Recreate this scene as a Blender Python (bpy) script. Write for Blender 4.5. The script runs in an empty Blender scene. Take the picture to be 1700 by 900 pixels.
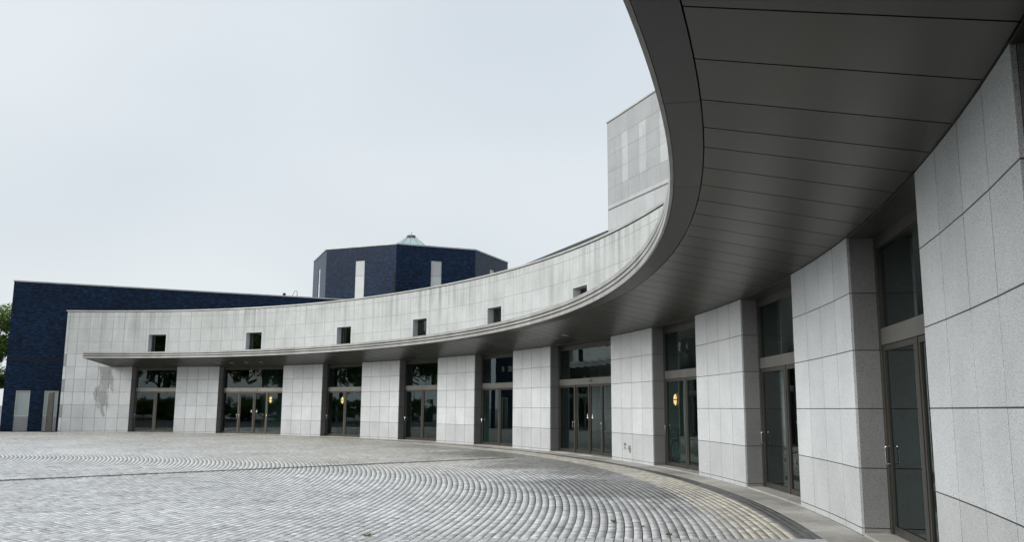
import bpy, math, random
import numpy as np
from mathutils import Vector, Matrix
random.seed(7); rng = np.random.default_rng(7)
S = bpy.context.scene
COL = S.collection
PI = math.pi

# ------------------------------------------------------------------ camera
CAMZ = 1.563
cam_d = bpy.data.cameras.new('camera'); cam = bpy.data.objects.new('camera', cam_d); COL.objects.link(cam)
cam_d.sensor_width = 36.0; cam_d.lens = 36.0 * 1432.72 / 1700.0
cam_d.clip_start = 0.05; cam_d.clip_end = 3000
pit = math.radians(9.054); rol = math.radians(0.403)
cam.matrix_world = Matrix.Translation((0, 0, CAMZ)) @ Matrix.Rotation(PI/2 + pit, 4, 'X') @ Matrix.Rotation(rol, 4, 'Z')
S.camera = cam
S.render.resolution_x = 1024; S.render.resolution_y = 543

# ------------------------------------------------------------------ world and sun
SUN_EL, SUN_AZ = 28.0, 246.0          # azimuth clockwise from +Y
w = bpy.data.worlds.new('World'); S.world = w; w.use_nodes = True
nt = w.node_tree; nt.nodes.clear(); N = nt.nodes.new; L = nt.links.new
out = N('ShaderNodeOutputWorld'); bg1 = N('ShaderNodeBackground'); bg2 = N('ShaderNodeBackground'); mix = N('ShaderNodeMixShader')
sky = N('ShaderNodeTexSky'); sky.sky_type = 'NISHITA'; sky.sun_disc = False
sky.sun_elevation = math.radians(SUN_EL); sky.sun_rotation = math.radians(SUN_AZ)
sky.air_density = 1.5; sky.dust_density = 4.0
L(sky.outputs[0], bg1.inputs[0]); bg1.inputs[1].default_value = 0.07
tc = N('ShaderNodeTexCoord'); mp = N('ShaderNodeMapping'); mp.inputs['Scale'].default_value = (1, 1, 2.2)
L(tc.outputs['Generated'], mp.inputs[0])
nz = N('ShaderNodeTexNoise'); nz.inputs['Scale'].default_value = 2.8; nz.inputs['Detail'].default_value = 5; nz.inputs['Roughness'].default_value = .2
L(mp.outputs[0], nz.inputs['Vector'])
rp = N('ShaderNodeValToRGB'); rp.color_ramp.elements[0].position = .34; rp.color_ramp.elements[1].position = .68
rp.color_ramp.elements[0].color = (.765, .835, .90, 1); rp.color_ramp.elements[1].color = (.89, .95, .995, 1)
L(nz.outputs[0], rp.inputs[0]); L(rp.outputs[0], bg2.inputs[0]); bg2.inputs[1].default_value = .545
mix.inputs[0].default_value = .9
L(bg1.outputs[0], mix.inputs[1]); L(bg2.outputs[0], mix.inputs[2]); L(mix.outputs[0], out.inputs[0])
sd = bpy.data.lights.new('sun', 'SUN'); sd.energy = 1.5; sd.angle = math.radians(40); sd.color = (1, .985, .965)
sun = bpy.data.objects.new('sun', sd); COL.objects.link(sun)
az, el = math.radians(SUN_AZ), math.radians(SUN_EL)
sv = Vector((math.sin(az)*math.cos(el), math.cos(az)*math.cos(el), math.sin(el)))
sun.rotation_euler = sv.to_track_quat('Z', 'Y').to_euler(); sun.location = (0, 0, 40)
S.view_settings.view_transform = 'Standard'; S.view_settings.look = 'None'
S.view_settings.gamma = 1; S.view_settings.exposure = 0.78; S.view_settings.use_curve_mapping = False
S.render.engine = 'CYCLES'
S.cycles.max_bounces = 8; S.cycles.transparent_max_bounces = 12; S.cycles.caustics_reflective = False; S.cycles.caustics_refractive = False

# ------------------------------------------------------------------ material helpers
MATS = {}
class NT:
    def __init__(s, name):
        s.m = bpy.data.materials.new(name); s.m.use_nodes = True; s.t = s.m.node_tree; s.t.nodes.clear()
        s.out = s.t.nodes.new('ShaderNodeOutputMaterial'); s.b = s.t.nodes.new('ShaderNodeBsdfPrincipled')
        s.t.links.new(s.b.outputs[0], s.out.inputs[0]); MATS[name] = s.m
    def n(s, t, **k):
        o = s.t.nodes.new('ShaderNode'+t)
        for a, v in k.items(): setattr(o, a, v)
        return o
    def l(s, a, b): s.t.links.new(a, b)
    def set(s, **k):
        for a, v in k.items(): s.b.inputs[a.replace('_', ' ')].default_value = v
    def noise(s, scale, detail=3, rough=.5, vec=None, vscale=None):
        o = s.n('TexNoise'); o.inputs['Scale'].default_value = scale; o.inputs['Detail'].default_value = detail; o.inputs['Roughness'].default_value = rough
        v = vec or s.pos()
        if vscale:
            m = s.n('Mapping'); m.inputs['Scale'].default_value = vscale; s.l(v, m.inputs[0]); v = m.outputs[0]
        s.l(v, o.inputs['Vector']); return o.outputs[0]
    def pos(s): return s.n('NewGeometry').outputs['Position']
    def ramp(s, v, stops):
        o = s.n('ValToRGB'); e = o.color_ramp.elements
        while len(e) < len(stops): e.new(.5)
        for i, (p, c) in enumerate(stops):
            e[i].position = p; e[i].color = tuple(c)+(1,) if len(c) == 3 else c
        s.l(v, o.inputs[0]); return o.outputs[0]
    def mul(s, a, b, fac=1.0, mode='MULTIPLY'):
        o = s.n('MixRGB', blend_type=mode)
        if isinstance(fac, float): o.inputs[0].default_value = fac
        else: s.l(fac, o.inputs[0])
        for k, v in ((1, a), (2, b)):
            if isinstance(v, tuple): o.inputs[k].default_value = v+(1,) if len(v) == 3 else v
            else: s.l(v, o.inputs[k])
        return o.outputs[0]
    def math(s, op, a, b=None, c=None):
        o = s.n('Math', operation=op)
        for i, v in enumerate((a, b, c)):
            if v is None: continue
            if isinstance(v, (int, float)): o.inputs[i].default_value = v
            else: s.l(v, o.inputs[i])
        return o.outputs[0]
    def bump(s, h, strength=.3, dist=.01):
        o = s.n('Bump'); o.inputs['Strength'].default_value = strength; o.inputs['Distance'].default_value = dist
        s.l(h, o.inputs['Height']); s.l(o.outputs[0], s.b.inputs['Normal'])
    def color(s, c):
        if isinstance(c, tuple): s.b.inputs['Base Color'].default_value = c+(1,)
        else: s.l(c, s.b.inputs['Base Color'])
    def orand(s): return s.n('ObjectInfo').outputs['Random']
def g(v): return (v, v, v)

def granite(name, base, streak=False, stain=False, vary=.10, rough=.55):
    t = NT(name)
    sp = t.noise(95, 2, .8); speck = t.ramp(sp, [(.36, g(.52)), (.47, g(.92)), (.56, g(1.0)), (.68, g(1.22))])
    cl = t.ramp(t.noise(1.1, 4, .6), [(.3, g(.90)), (.7, g(1.06))])
    pv = t.ramp(t.orand(), [(0, g(1-vary)), (1, g(1+vary*.5))])
    c = t.mul(t.mul(t.mul(base, speck), cl), pv)
    if streak:
        st = t.noise(1.0, 4, .6, vscale=(3.2, 3.2, .14)); st2 = t.noise(.22, 2)
        sep = t.n('SeparateXYZ'); t.l(t.pos(), sep.inputs[0])
        hz = t.ramp(t.math('MULTIPLY', t.math('SUBTRACT', sep.outputs[2], 5.0), .45), [(.15, g(.15)), (.75, g(.75)), (1, g(1))])
        m = t.math('MULTIPLY', t.math('MULTIPLY', t.ramp(st, [(.45, g(0)), (.64, g(1))]), t.ramp(st2, [(.38, g(.15)), (.62, g(1))])), hz)
        c = t.mul(c, (.50, .51, .50), t.math('MULTIPLY', m, 1.0))
        gr = t.ramp(t.noise(.5, 4, .6), [(.42, g(0)), (.66, g(.5))])
        c = t.mul(c, (.80, .82, .78), gr)
    if stain:   # water stain running down the end wall from the canopy's end
        sep = t.n('SeparateXYZ'); t.l(t.pos(), sep.inputs[0])
        nx = t.noise(1.6, 5, .65, vscale=(1.8, 1.8, .7))
        dx = t.math('ABSOLUTE', t.math('SUBTRACT', sep.outputs[0], STAIN_X))
        wv = t.math('MULTIPLY', t.math('SUBTRACT', nx, .5), 1.9)
        e = t.math('ADD', t.math('ADD', dx, wv), t.math('MULTIPLY', t.math('MAXIMUM', t.math('SUBTRACT', 2.2, sep.outputs[2]), 0.0), .22))
        m = t.math('MULTIPLY', t.ramp(e, [(.32, g(1)), (.47, g(0))]), t.ramp(t.math('MULTIPLY', sep.outputs[2], .2), [(.17, g(0)), (.19, g(1)), (.765, g(1)), (.775, g(0))]))
        c = t.mul(c, (.58, .58, .56), m)
    t.color(c); t.set(Roughness=rough); t.bump(sp, .12, .003)
    return t.m
STAIN_X = -24.35
granite('granite', (.68, .705, .715), vary=.07)
granite('granite_base', (.59, .605, .61), vary=.06)
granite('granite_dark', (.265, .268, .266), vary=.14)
granite('granite_upper', (.58, .60, .59), streak=True, vary=.045)
granite('granite_end', (.62, .64, .64), stain=True)
granite('granite_strip', (.36, .365, .365))
granite('granite_tower', (.40, .415, .415), vary=.035)
granite('granite_light', (.50, .515, .515), vary=.06)

t = NT('joint'); t.color((.06, .06, .057)); t.set(Roughness=.9)
t = NT('joint_pale'); t.color((.22, .22, .215)); t.set(Roughness=.9)
t = NT('concrete'); t.color(t.mul(t.mul((.52, .505, .46), t.ramp(t.noise(.9, 5, .65), [(.3, g(.5)), (.7, g(1.1))])), t.ramp(t.noise(60, 2), [(.3, g(.85)), (.7, g(1.1))]))); t.set(Roughness=.65)
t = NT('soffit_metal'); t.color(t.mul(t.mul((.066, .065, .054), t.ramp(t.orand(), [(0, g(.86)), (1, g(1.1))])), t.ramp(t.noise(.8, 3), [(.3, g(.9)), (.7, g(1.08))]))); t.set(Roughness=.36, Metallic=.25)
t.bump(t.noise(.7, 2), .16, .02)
t = NT('fascia_metal'); t.color(t.mul(t.mul((.42, .415, .395), t.ramp(t.noise(1.3, 4, .6, vscale=(1, 1, .4)), [(.3, g(.72)), (.7, g(1.08))])), t.ramp(t.orand(), [(0, g(.9)), (1, g(1.05))]))); t.set(Roughness=.5, Metallic=.2)
t = NT('band_metal'); t.color(t.mul((.06, .06, .058), t.ramp(t.orand(), [(0, g(.88)), (1, g(1.1))]))); t.set(Roughness=.45, Metallic=.25)
t = NT('black_gap'); t.color((.012, .012, .012)); t.set(Roughness=.9)
t = NT('coping_metal'); t.color(t.mul((.50, .50, .48), t.ramp(t.noise(1.2, 4), [(.3, g(.75)), (.7, g(1.05))]))); t.set(Roughness=.45, Metallic=.3)
t = NT('frame_metal'); t.color(t.mul((.12, .113, .098), t.ramp(t.noise(2.5, 3, vscale=(4, 4, .5)), [(.3, g(.82)), (.7, g(1.1))]))); t.set(Roughness=.36, Metallic=.75)
t = NT('transom_metal'); t.color(t.mul((.27, .262, .24), t.ramp(t.noise(1.5, 3), [(.3, g(.8)), (.7, g(1.05))]))); t.set(Roughness=.38, Metallic=.7)
t = NT('steel'); t.color((.72, .72, .72)); t.set(Roughness=.18, Metallic=1.0)
t = NT('white_paint'); t.color((.8, .8, .8)); t.set(Roughness=.5)
t = NT('ink'); t.color((.03, .03, .03)); t.set(Roughness=.8)
t = NT('black_rubber'); t.color((.015, .015, .015)); t.set(Roughness=.7)
t = NT('interior_wall'); t.color(t.mul((.30, .32, .32), t.ramp(t.noise(.6, 3), [(.3, g(.7)), (.7, g(1.1))]))); t.set(Roughness=.6)
t = NT('interior_floor'); t.color((.16, .165, .165)); t.set(Roughness=.25)
t = NT('interior_ceiling'); t.color((.12, .12, .12)); t.set(Roughness=.7)
t = NT('roofing'); t.color(t.mul((.22, .22, .22), t.ramp(t.noise(2, 4), [(.3, g(.7)), (.7, g(1.1))]))); t.set(Roughness=.9)
t = NT('wood'); t.color(t.mul((.20, .13, .08), t.ramp(t.noise(6, 3, vscale=(1, 8, 8)), [(.3, g(.7)), (.7, g(1.1))]))); t.set(Roughness=.5)
t = NT('lamp_glow'); t.color((.9, .75, .5)); t.b.inputs['Emission Color'].default_value = (1, .47, .20, 1); t.b.inputs['Emission Strength'].default_value = 2.9
t = NT('frosted'); t.color((.40, .46, .46)); t.set(Roughness=.18)
t = NT('frame_beige'); t.color((.52, .51, .46)); t.set(Roughness=.4, Metallic=.3)
t = NT('post_metal'); t.color(t.mul((.10, .095, .085), t.ramp(t.noise(3, 3, vscale=(1, 1, .3)), [(.3, g(.7)), (.7, g(1.3))]))); t.set(Roughness=.6, Metallic=.4)
t = NT('drain_iron'); t.color(t.mul((.13, .132, .135), t.ramp(t.noise(5, 3), [(.3, g(.7)), (.7, g(1.3))]))); t.set(Roughness=.6, Metallic=.4)

def glass(name, tint, ior, rough=0.0, gcol=(.80, .95, .95)):
    t = NT(name); t.t.nodes.remove(t.b)
    tr = t.n('BsdfTransparent'); tr.inputs[0].default_value = tint+(1,)
    gl = t.n('BsdfGlossy'); gl.inputs['Roughness'].default_value = rough; gl.inputs[0].default_value = gcol+(1,)
    fr = t.n('Fresnel'); fr.inputs[0].default_value = ior
    bp = t.n('Bump'); bp.inputs['Strength'].default_value = .02; bp.inputs['Distance'].default_value = .02; t.l(t.noise(.7, 1), bp.inputs['Height']); t.l(bp.outputs[0], gl.inputs['Normal'])
    mx = t.n('MixShader'); front = t.math('SUBTRACT', 1.0, t.n('NewGeometry').outputs['Backfacing']); t.l(t.math('MULTIPLY', fr.outputs[0], front), mx.inputs[0]); t.l(tr.outputs[0], mx.inputs[1]); t.l(gl.outputs[0], mx.inputs[2])
    t.l(mx.outputs[0], t.out.inputs[0])
glass('glass', (.50, .62, .60), 1.85)
glass('sky_glass', (.86, .93, .93), 2.2, .05, (.97, 1, 1))

def brick(name):
    t = NT(name)
    oc = t.n('TexCoord').outputs['Object']; sp = t.n('SeparateXYZ'); t.l(oc, sp.inputs[0]); cb = t.n('CombineXYZ')
    t.l(sp.outputs[0], cb.inputs[0]); t.l(sp.outputs[2], cb.inputs[1])
    b = t.n('TexBrick'); t.l(cb.outputs[0], b.inputs['Vector'])
    b.inputs['Color1'].default_value = (.002, .012, .034, 1); b.inputs['Color2'].default_value = (.007, .036, .095, 1); b.inputs['Mortar'].default_value = (.012, .014, .022, 1)
    b.inputs['Scale'].default_value = 1; b.inputs['Brick Width'].default_value = .24; b.inputs['Row Height'].default_value = .085; b.inputs['Mortar Size'].default_value = .009; b.inputs['Bias'].default_value = -.15
    v = t.n('TexNoise'); v.inputs['Scale'].default_value = 1.0; v.inputs['Detail'].default_value = 1
    m = t.n('Mapping'); m.inputs['Scale'].default_value = (4.2, 11.8, 1); t.l(cb.outputs[0], m.inputs[0]); t.l(m.outputs[0], v.inputs['Vector'])
    c = t.mul(b.outputs[0], t.ramp(v.outputs[0], [(.3, g(.6)), (.55, g(1.0)), (.72, g(1.9))]))
    c = t.mul(c, t.ramp(t.noise(.35, 3), [(.35, g(.85)), (.65, g(1.15))]))
    t.color(c); t.set(Roughness=.38); t.b.inputs['Specular IOR Level'].default_value = .13
    t.l(t.ramp(v.outputs[0], [(.3, g(.22)), (.7, g(.45))]), t.b.inputs['Roughness'])
    t.bump(t.math('ADD', t.math('MULTIPLY', b.outputs['Fac'], -1.0), t.math('MULTIPLY', v.outputs[0], .9)), .4, .010)
brick('blue_brick')

def leafmat(name, a, b):
    t = NT(name); t.color(t.mul(a, b, t.noise(1.3, 2), 'MIX')); t.set(Roughness=.55)
    tl = t.n('BsdfTranslucent'); tl.inputs[0].default_value = tuple(x*1.6 for x in b)+(1,)
    mx = t.n('MixShader'); mx.inputs[0].default_value = .3; t.l(t.b.outputs[0], mx.inputs[1]); t.l(tl.outputs[0], mx.inputs[2]); t.l(mx.outputs[0], t.out.inputs[0])
leafmat('leaf', (.06, .11, .02), (.14, .22, .045))
leafmat('weed', (.08, .15, .03), (.12, .2, .05))
t = NT('bark'); t.color(t.mul((.09, .07, .055), t.ramp(t.noise(9, 4, vscale=(1, 1, .2)), [(.3, g(.5)), (.7, g(1.3))]))); t.set(Roughness=.9)

def settmat(name, attr):
    t = NT(name)
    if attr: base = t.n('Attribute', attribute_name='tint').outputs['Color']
    else: base = t.mul((.62, .622, .617), t.ramp(t.orand(), [(0, g(.72)), (1, g(1.15))]))
    c = t.mul(base, t.ramp(t.noise(45, 3, .6), [(.3, g(.78)), (.7, g(1.15))]))
    dirt = t.ramp(t.noise(.28, 5, .6), [(.36, g(.84)), (.6, g(1.05))])
    dark = t.ramp(t.noise(.9, 4, .62, vscale=(1, 1, 1)), [(.60, g(1)), (.74, g(.6))])
    t.color(t.mul(t.mul(c, dirt), dark)); 
    t.l(t.ramp(t.noise(.5, 4, .6), [(.3, g(.32)), (.7, g(.5))]), t.b.inputs['Roughness'])
    t.bump(t.noise(55, 3, .6), .14, .004)
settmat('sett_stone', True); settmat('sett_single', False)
t = NT('bedding'); t.color(t.mul((.05, .05, .047), t.ramp(t.noise(3, 4), [(.3, g(.6)), (.7, g(1.3))]))); t.set(Roughness=.9)
t = NT('asphalt'); t.color(t.mul((.20, .20, .195), t.ramp(t.noise(.3, 5), [(.3, g(.75)), (.7, g(1.15))]))); t.set(Roughness=.8)

# ------------------------------------------------------------------ mesh helpers
def link(o, parent=None, **props):
    COL.objects.link(o)
    if parent is not None: o.parent = parent
    for k, v in props.items(): o[k] = v
    return o
def mk(name, v, f, mat, parent=None, smooth=False, **props):
    me = bpy.data.meshes.new(name); me.from_pydata([tuple(map(float, p)) for p in v], [], f); me.update()
    me.materials.append(MATS[mat])
    if smooth: me.shade_smooth()
    return link(bpy.data.objects.new(name, me), parent, **props)
def empty(name, parent=None, loc=(0, 0, 0), rz=0, **props):
    o = bpy.data.objects.new(name, None); o.location = loc; o.rotation_euler = (0, 0, rz); o.empty_display_size = .3
    return link(o, parent, **props)
class MB:
    def __init__(s): s.v = []; s.f = []
    def hexa(s, c):                       # c: 4 bottom, 4 top (same winding)
        n = len(s.v); s.v += [tuple(p) for p in c]
        s.f += [[n+3, n+2, n+1, n], [n+4, n+5, n+6, n+7]] + [[n+i, n+(i+1) % 4, n+4+(i+1) % 4, n+4+i] for i in range(4)]
    def box(s, x0, x1, y0, y1, z0, z1):
        s.hexa([(x0, y0, z0), (x1, y0, z0), (x1, y1, z0), (x0, y1, z0), (x0, y0, z1), (x1, y0, z1), (x1, y1, z1), (x0, y1, z1)])
    def tube(s, pts, r, n=8, close=False):
        pts = [Vector(p) for p in pts]; m = len(pts); b = len(s.v); up = Vector((.123, .2, 1)).normalized()
        rr = r if isinstance(r, (list, tuple)) else [r]*m
        for i, p in enumerate(pts):
            a = pts[(i-1) % m] if (close or i > 0) else p; c = pts[(i+1) % m] if (close or i < m-1) else p
            d = (c-a).normalized(); x = d.cross(up)
            if x.length < 1e-3: x = d.cross(Vector((1, 0, 0)))
            x.normalize(); y = d.cross(x)
            for k in range(n):
                an = 2*PI*k/n; s.v.append(tuple(p+(x*math.cos(an)+y*math.sin(an))*rr[i]))
        for i in range(m if close else m-1):
            for k in range(n):
                s.f.append([b+i*n+k, b+i*n+(k+1) % n, b+((i+1) % m)*n+(k+1) % n, b+((i+1) % m)*n+k])
        if not close: s.f += [[b+k for k in range(n)][::-1], [b+(m-1)*n+k for k in range(n)]]
    def sweep(s, poly, a0, a1, step=.4):  # poly of (inset, z) carried along the wall's curve
        m = max(1, int(math.ceil(abs(a1-a0)/step))); n = len(poly); b = len(s.v)
        for j in range(m+1):
            a = a0+(a1-a0)*j/m
            s.v += [W(a, i, z) for i, z in poly]
        for j in range(m):
            for k in range(n):
                s.f.append([b+j*n+k, b+j*n+(k+1) % n, b+(j+1)*n+(k+1) % n, b+(j+1)*n+k])
        s.f += [[b+k for k in range(n)][::-1], [b+m*n+k for k in range(n)]]
    def sbox(s, a0, a1, i0, i1, z0, z1, step=.4): s.sweep([(i0, z0), (i1, z0), (i1, z1), (i0, z1)], a0, a1, step)
    def build(s, name, mat, parent=None, smooth=False, **p): return mk(name, s.v, s.f, mat, parent, smooth, **p)

# the wall's curve: arc position a (metres), inset towards the plaza i, height z
R = 38.478; CX, CY = -33.675, 16.411
def Re(a): return R-.0065*max(0.0, a-35)**2
def W(a, i, z):
    th = a/R; r = Re(a)-i
    return (CX+r*math.cos(th), CY+r*math.sin(th), z)

Z1, ROW = .834, .7553
ROWS = [.09, Z1, Z1+ROW, Z1+2*ROW, Z1+3*ROW, Z1+4*ROW]     # pier joints; last is the soffit line 3.855
ZS = ROWS[5]; ZTOP = 7.16
PIERS = [('A', 53.23, 48.91), ('B', 45.95, 43.02), ('C', 38.29, 35.18), ('D', 31.93, 28.81), ('E', 25.61, 22.50),
         ('F', 19.30, 16.21), ('G', 11.28, 8.07), ('H', 4.76, 1.51), ('I', -1.85, -5.10), ('J', -8.34, -11.47), ('K', -14.7, -17.9)]
WIDE = {1, 5}

# ------------------------------------------------------------------ setting: ground and paving
gd = MB(); gd.v = [(-1500, -1500, -.05), (1500, -1500, -.05), (1500, 1500, -.05), (-1500, 1500, -.05)]; gd.f = [[0, 1, 2, 3]]
gd.build('ground', 'asphalt', kind='structure')
bed = MB(); n = 160
bed.v = [(CX, CY, -.020)]+[(CX+(R+.02)*math.cos(2*PI*k/n), CY+(R+.02)*math.sin(2*PI*k/n), -.020) for k in range(n)]
bed.f = [[0, 1+k, 1+(k+1) % n] for k in range(n)]
plaza = bed.build('plaza_paving', 'bedding', kind='structure')

# slot drain crossing the plaza
DA = np.array([.04, 28.19]); DB = np.array([-10.9, 18.25]); DDIR = (DB-DA)/np.linalg.norm(DB-DA); DN = np.array([-DDIR[1], DDIR[0]])
DHW = .15
# all the setts
tops = []      # (theta, r, ring width, tangential length, kind)
def ring(r, wd, ln, kind):
    nn = int(2*PI*r/ln); off = rng.uniform(0, 1)
    k = np.arange(nn); th = -PI+2*PI*(k+off)/nn
    th = th+rng.normal(0, .08*ln/r, nn)
    return np.stack([th, np.full(nn, r), np.full(nn, wd), np.full(nn, 2*PI*r/nn), np.full(nn, kind)], 1)
inset = .56
while inset < .85: tops.append(ring(R-inset-.049, .098, .10, 1)); inset += .0975
while inset < 1.63: tops.append(ring(R-inset-.055, .11, .115, 2)); inset += .111
while R-inset > 8: tops.append(ring(R-inset-.056, .113, .125, 0)); inset += .1135
T = np.concatenate(tops)
px = CX+T[:, 1]*np.cos(T[:, 0]); py = CY+T[:, 1]*np.sin(T[:, 0])
azm = np.arctan2(px, py); dist = np.hypot(px, py)
ar = T[:, 0]*R; ar_dev = .0065*np.maximum(0, ar-35)**2
near = (azm > -.60) & (azm < .60) & (py > 8.3) & (dist < 62)
inside = (T[:, 1] < R-ar_dev-.6) | (T[:, 4] > 0) & (ar < 35)
dd = np.abs((px-DA[0])*DN[0]+(py-DA[1])*DN[1]); along = (px-DA[0])*DDIR[0]+(py-DA[1])*DDIR[1]
indrain = (dd < DHW+.05) & (along > -.1) & (along < 40)
keep = near & inside & ~indrain
T = T[keep]; px = px[keep]; py = py[keep]; dist = dist[keep]; azm = azm[keep]
vis = (np.abs(azm) < .55) & (py > 10.55)
order = np.argsort(np.where(vis, py, 1e9)); single = np.zeros(len(T), bool); single[order[:300]] = True
NS = len(T)
tint = np.empty((NS, 3))
rv = rng.normal(1, .15, NS)[:, None]
base = np.array([[.62, .622, .617], [.12, .12, .12], [.60, .565, .48]])
kd = T[:, 4].astype(int)
fade = np.clip((R-T[:, 1]-1.45+rng.normal(0, .12, NS))/.5, 0, 1)
kd = np.where((kd == 2) & (rng.uniform(0, 1, NS) < fade), 0, kd)
tint[:] = base[kd]*np.clip(rv, .6, 1.45)
tint *= np.where(rng.uniform(0, 1, NS) < .03, .62, 1.0)[:, None]
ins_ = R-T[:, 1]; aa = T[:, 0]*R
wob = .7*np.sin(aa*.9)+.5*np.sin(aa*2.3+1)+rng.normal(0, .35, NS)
edge_dark = np.clip((ins_-1.55)/.25, 0, 1)*np.clip((4.6+wob-ins_)/1.3, 0, 1)*np.clip((aa+3.5+wob)/2.5, 0, 1)*np.clip((30-aa)/14, 0, 1)*(kd == 0)
tint *= (1-.52*edge_dark)[:, None]                       # darker setts in a band below the canopy's edge
warm_refl = np.clip((15.5+1.5*wob-ins_)/9, 0, 1)*np.clip((aa-4)/8, 0, 1)*(kd == 0)
tint *= 1-warm_refl[:, None]*np.array([.14, .17, .24])   # building's warm, dim reflection painted into the setts as browner colour
hz = rng.normal(0, .0005, NS); tilt = rng.normal(0, .002, (NS, 2))
gr_, gt_ = .0052, .0026       # half joints: between rings, within a ring
def corners(inset_, z):
    hw = (T[:, 2]/2-gr_-inset_)[:, None]*np.array([-1, -1, 1, 1]); hl = (T[:, 3]/2-gt_-inset_)[:, None]*np.array([-1, 1, 1, -1])
    jw = rng.normal(0, .0016, (NS, 4)) if inset_ else 0
    rr = T[:, 1][:, None]+hw+jw; tt = T[:, 0][:, None]+hl/T[:, 1][:, None]
    zz = z+hz[:, None]+tilt[:, :1]*hw+tilt[:, 1:]*hl if inset_ else np.full((NS, 4), z)
    return np.stack([CX+rr*np.cos(tt), CY+rr*np.sin(tt), zz], 2)
V = np.concatenate([corners(0, -.0195), corners(.0022, .0)], 1)    # NS,8,3
fi = np.array([[4, 5, 6, 7][::-1], [0, 1, 5, 4][::-1], [1, 2, 6, 5][::-1], [2, 3, 7, 6][::-1], [3, 0, 4, 7][::-1]])
def bulk(name, V, F, tint, mat, parent, **props):
    n, k = V.shape[0], V.shape[1]; m = F.shape[0]
    me = bpy.data.meshes.new(name); me.vertices.add(n*k); me.vertices.foreach_set('co', V.reshape(-1).astype(np.float32))
    me.loops.add(n*m*4); me.loops.foreach_set('vertex_index', (F[None]+np.arange(n)[:, None, None]*k).reshape(-1).astype(np.int32))
    me.polygons.add(n*m); me.polygons.foreach_set('loop_start', (np.arange(n*m)*4).astype(np.int32))
    me.update(calc_edges=True)
    at = me.attributes.new('tint', 'FLOAT_COLOR', 'FACE')
    at.data.foreach_set('color', np.repeat(np.concatenate([tint, np.ones((n, 1))], 1), m, 0).reshape(-1).astype(np.float32))
    me.materials.append(MATS[mat]); me.validate()
    return link(bpy.data.objects.new(name, me), parent, **props)
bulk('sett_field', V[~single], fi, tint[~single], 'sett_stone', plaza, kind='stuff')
smesh = []
for q in range(4):
    hw, hl = .113/2-gr_, .125/2-gt_
    vv = [(-hw, -hl, -.0195), (hw, -hl, -.0195), (hw, hl, -.0195), (-hw, hl, -.0195)]
    vv += [(x*(1-.0022/hw)+random.gauss(0, .002), y*(1-.0022/hl)+random.gauss(0, .002), random.gauss(0, .0008)) for x, y, _ in vv]
    me = bpy.data.meshes.new('sett'); me.from_pydata(vv, [], [[4, 5, 6, 7], [0, 1, 5, 4], [1, 2, 6, 5], [2, 3, 7, 6], [3, 0, 4, 7]]); me.materials.append(MATS['sett_single']); smesh.append(me)
for i in np.nonzero(single)[0]:
    o = bpy.data.objects.new('sett', smesh[i % 4]); o.location = (px[i], py[i], hz[i]); o.rotation_euler = (tilt[i, 0], tilt[i, 1], T[i, 0]); link(o, plaza)
# paving slabs along the foot of the wall
for i0, i1, ln, off in ((.012, .275, 1.62, 0), (.287, .553, 1.62, .6)):
    a = 53.0-off
    while a > -17:
        mb = MB(); mb.sweep([(i0, -.013), (i1, -.013), (i1, .004), (i0, .004)], a, a-ln+.008, .55); mb.build('paving_slab', 'concrete', plaza); a -= ln
# drain
gm = MB(); gm.box(-.493, .493, -DHW, -DHW+.03, -.013, .001); gm.box(-.493, .493, DHW-.03, DHW, -.013, .001)
for k in range(17):
    x = -.485+k*.06; gm.box(x, x+.03, -DHW+.03, DHW-.03, -.013, -.002)
gme = bpy.data.meshes.new('drain_grate'); gme.from_pydata(gm.v, [], gm.f); gme.materials.append(MATS['drain_iron'])
for k in range(22):
    o = bpy.data.objects.new('drain_grate', gme); p = DA+DDIR*(k+.5); o.location = (p[0], p[1], 0); o.rotation_euler = (0, 0, math.atan2(DDIR[1], DDIR[0])); link(o, plaza)
# weeds in the joints
def weed(x, y, s, label):
    mb = MB()
    for k in range(26):
        an = random.uniform(0, 2*PI); r = random.uniform(0, .05)*s; h = random.uniform(.02, .07)*s; b = Vector((r*math.cos(an), r*math.sin(an), 0))
        d = Vector((math.cos(an), math.sin(an), 0)); sd_ = Vector((-d.y, d.x, 0))*.006*s; n = len(mb.v)
        mb.v += [tuple(b-sd_), tuple(b+sd_), tuple(b+d*.03*s+Vector((0, 0, h))+sd_*1.6), tuple(b+d*.06*s+Vector((0, 0, h*.8)))]; mb.f.append([n, n+1, n+2, n+3])
    o = mb.build('weed', 'weed'); o.location = (x, y, -.003); o['label'] = label; o['category'] = 'weed'; o['group'] = 'weeds growing between the setts'
weed(1.45, 12.45, .55, 'small green weed sprouting between the setts, farthest of the row')
weed(1.78, 12.0, .35, 'tiny green weed between the setts, middle one of the row')
weed(2.0, 11.25, .5, 'small green weed between the setts, nearest the bottom edge')
weed(-1.75, 10.95, .55, 'flat weed between the pale setts left of centre, at the bottom edge')

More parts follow.
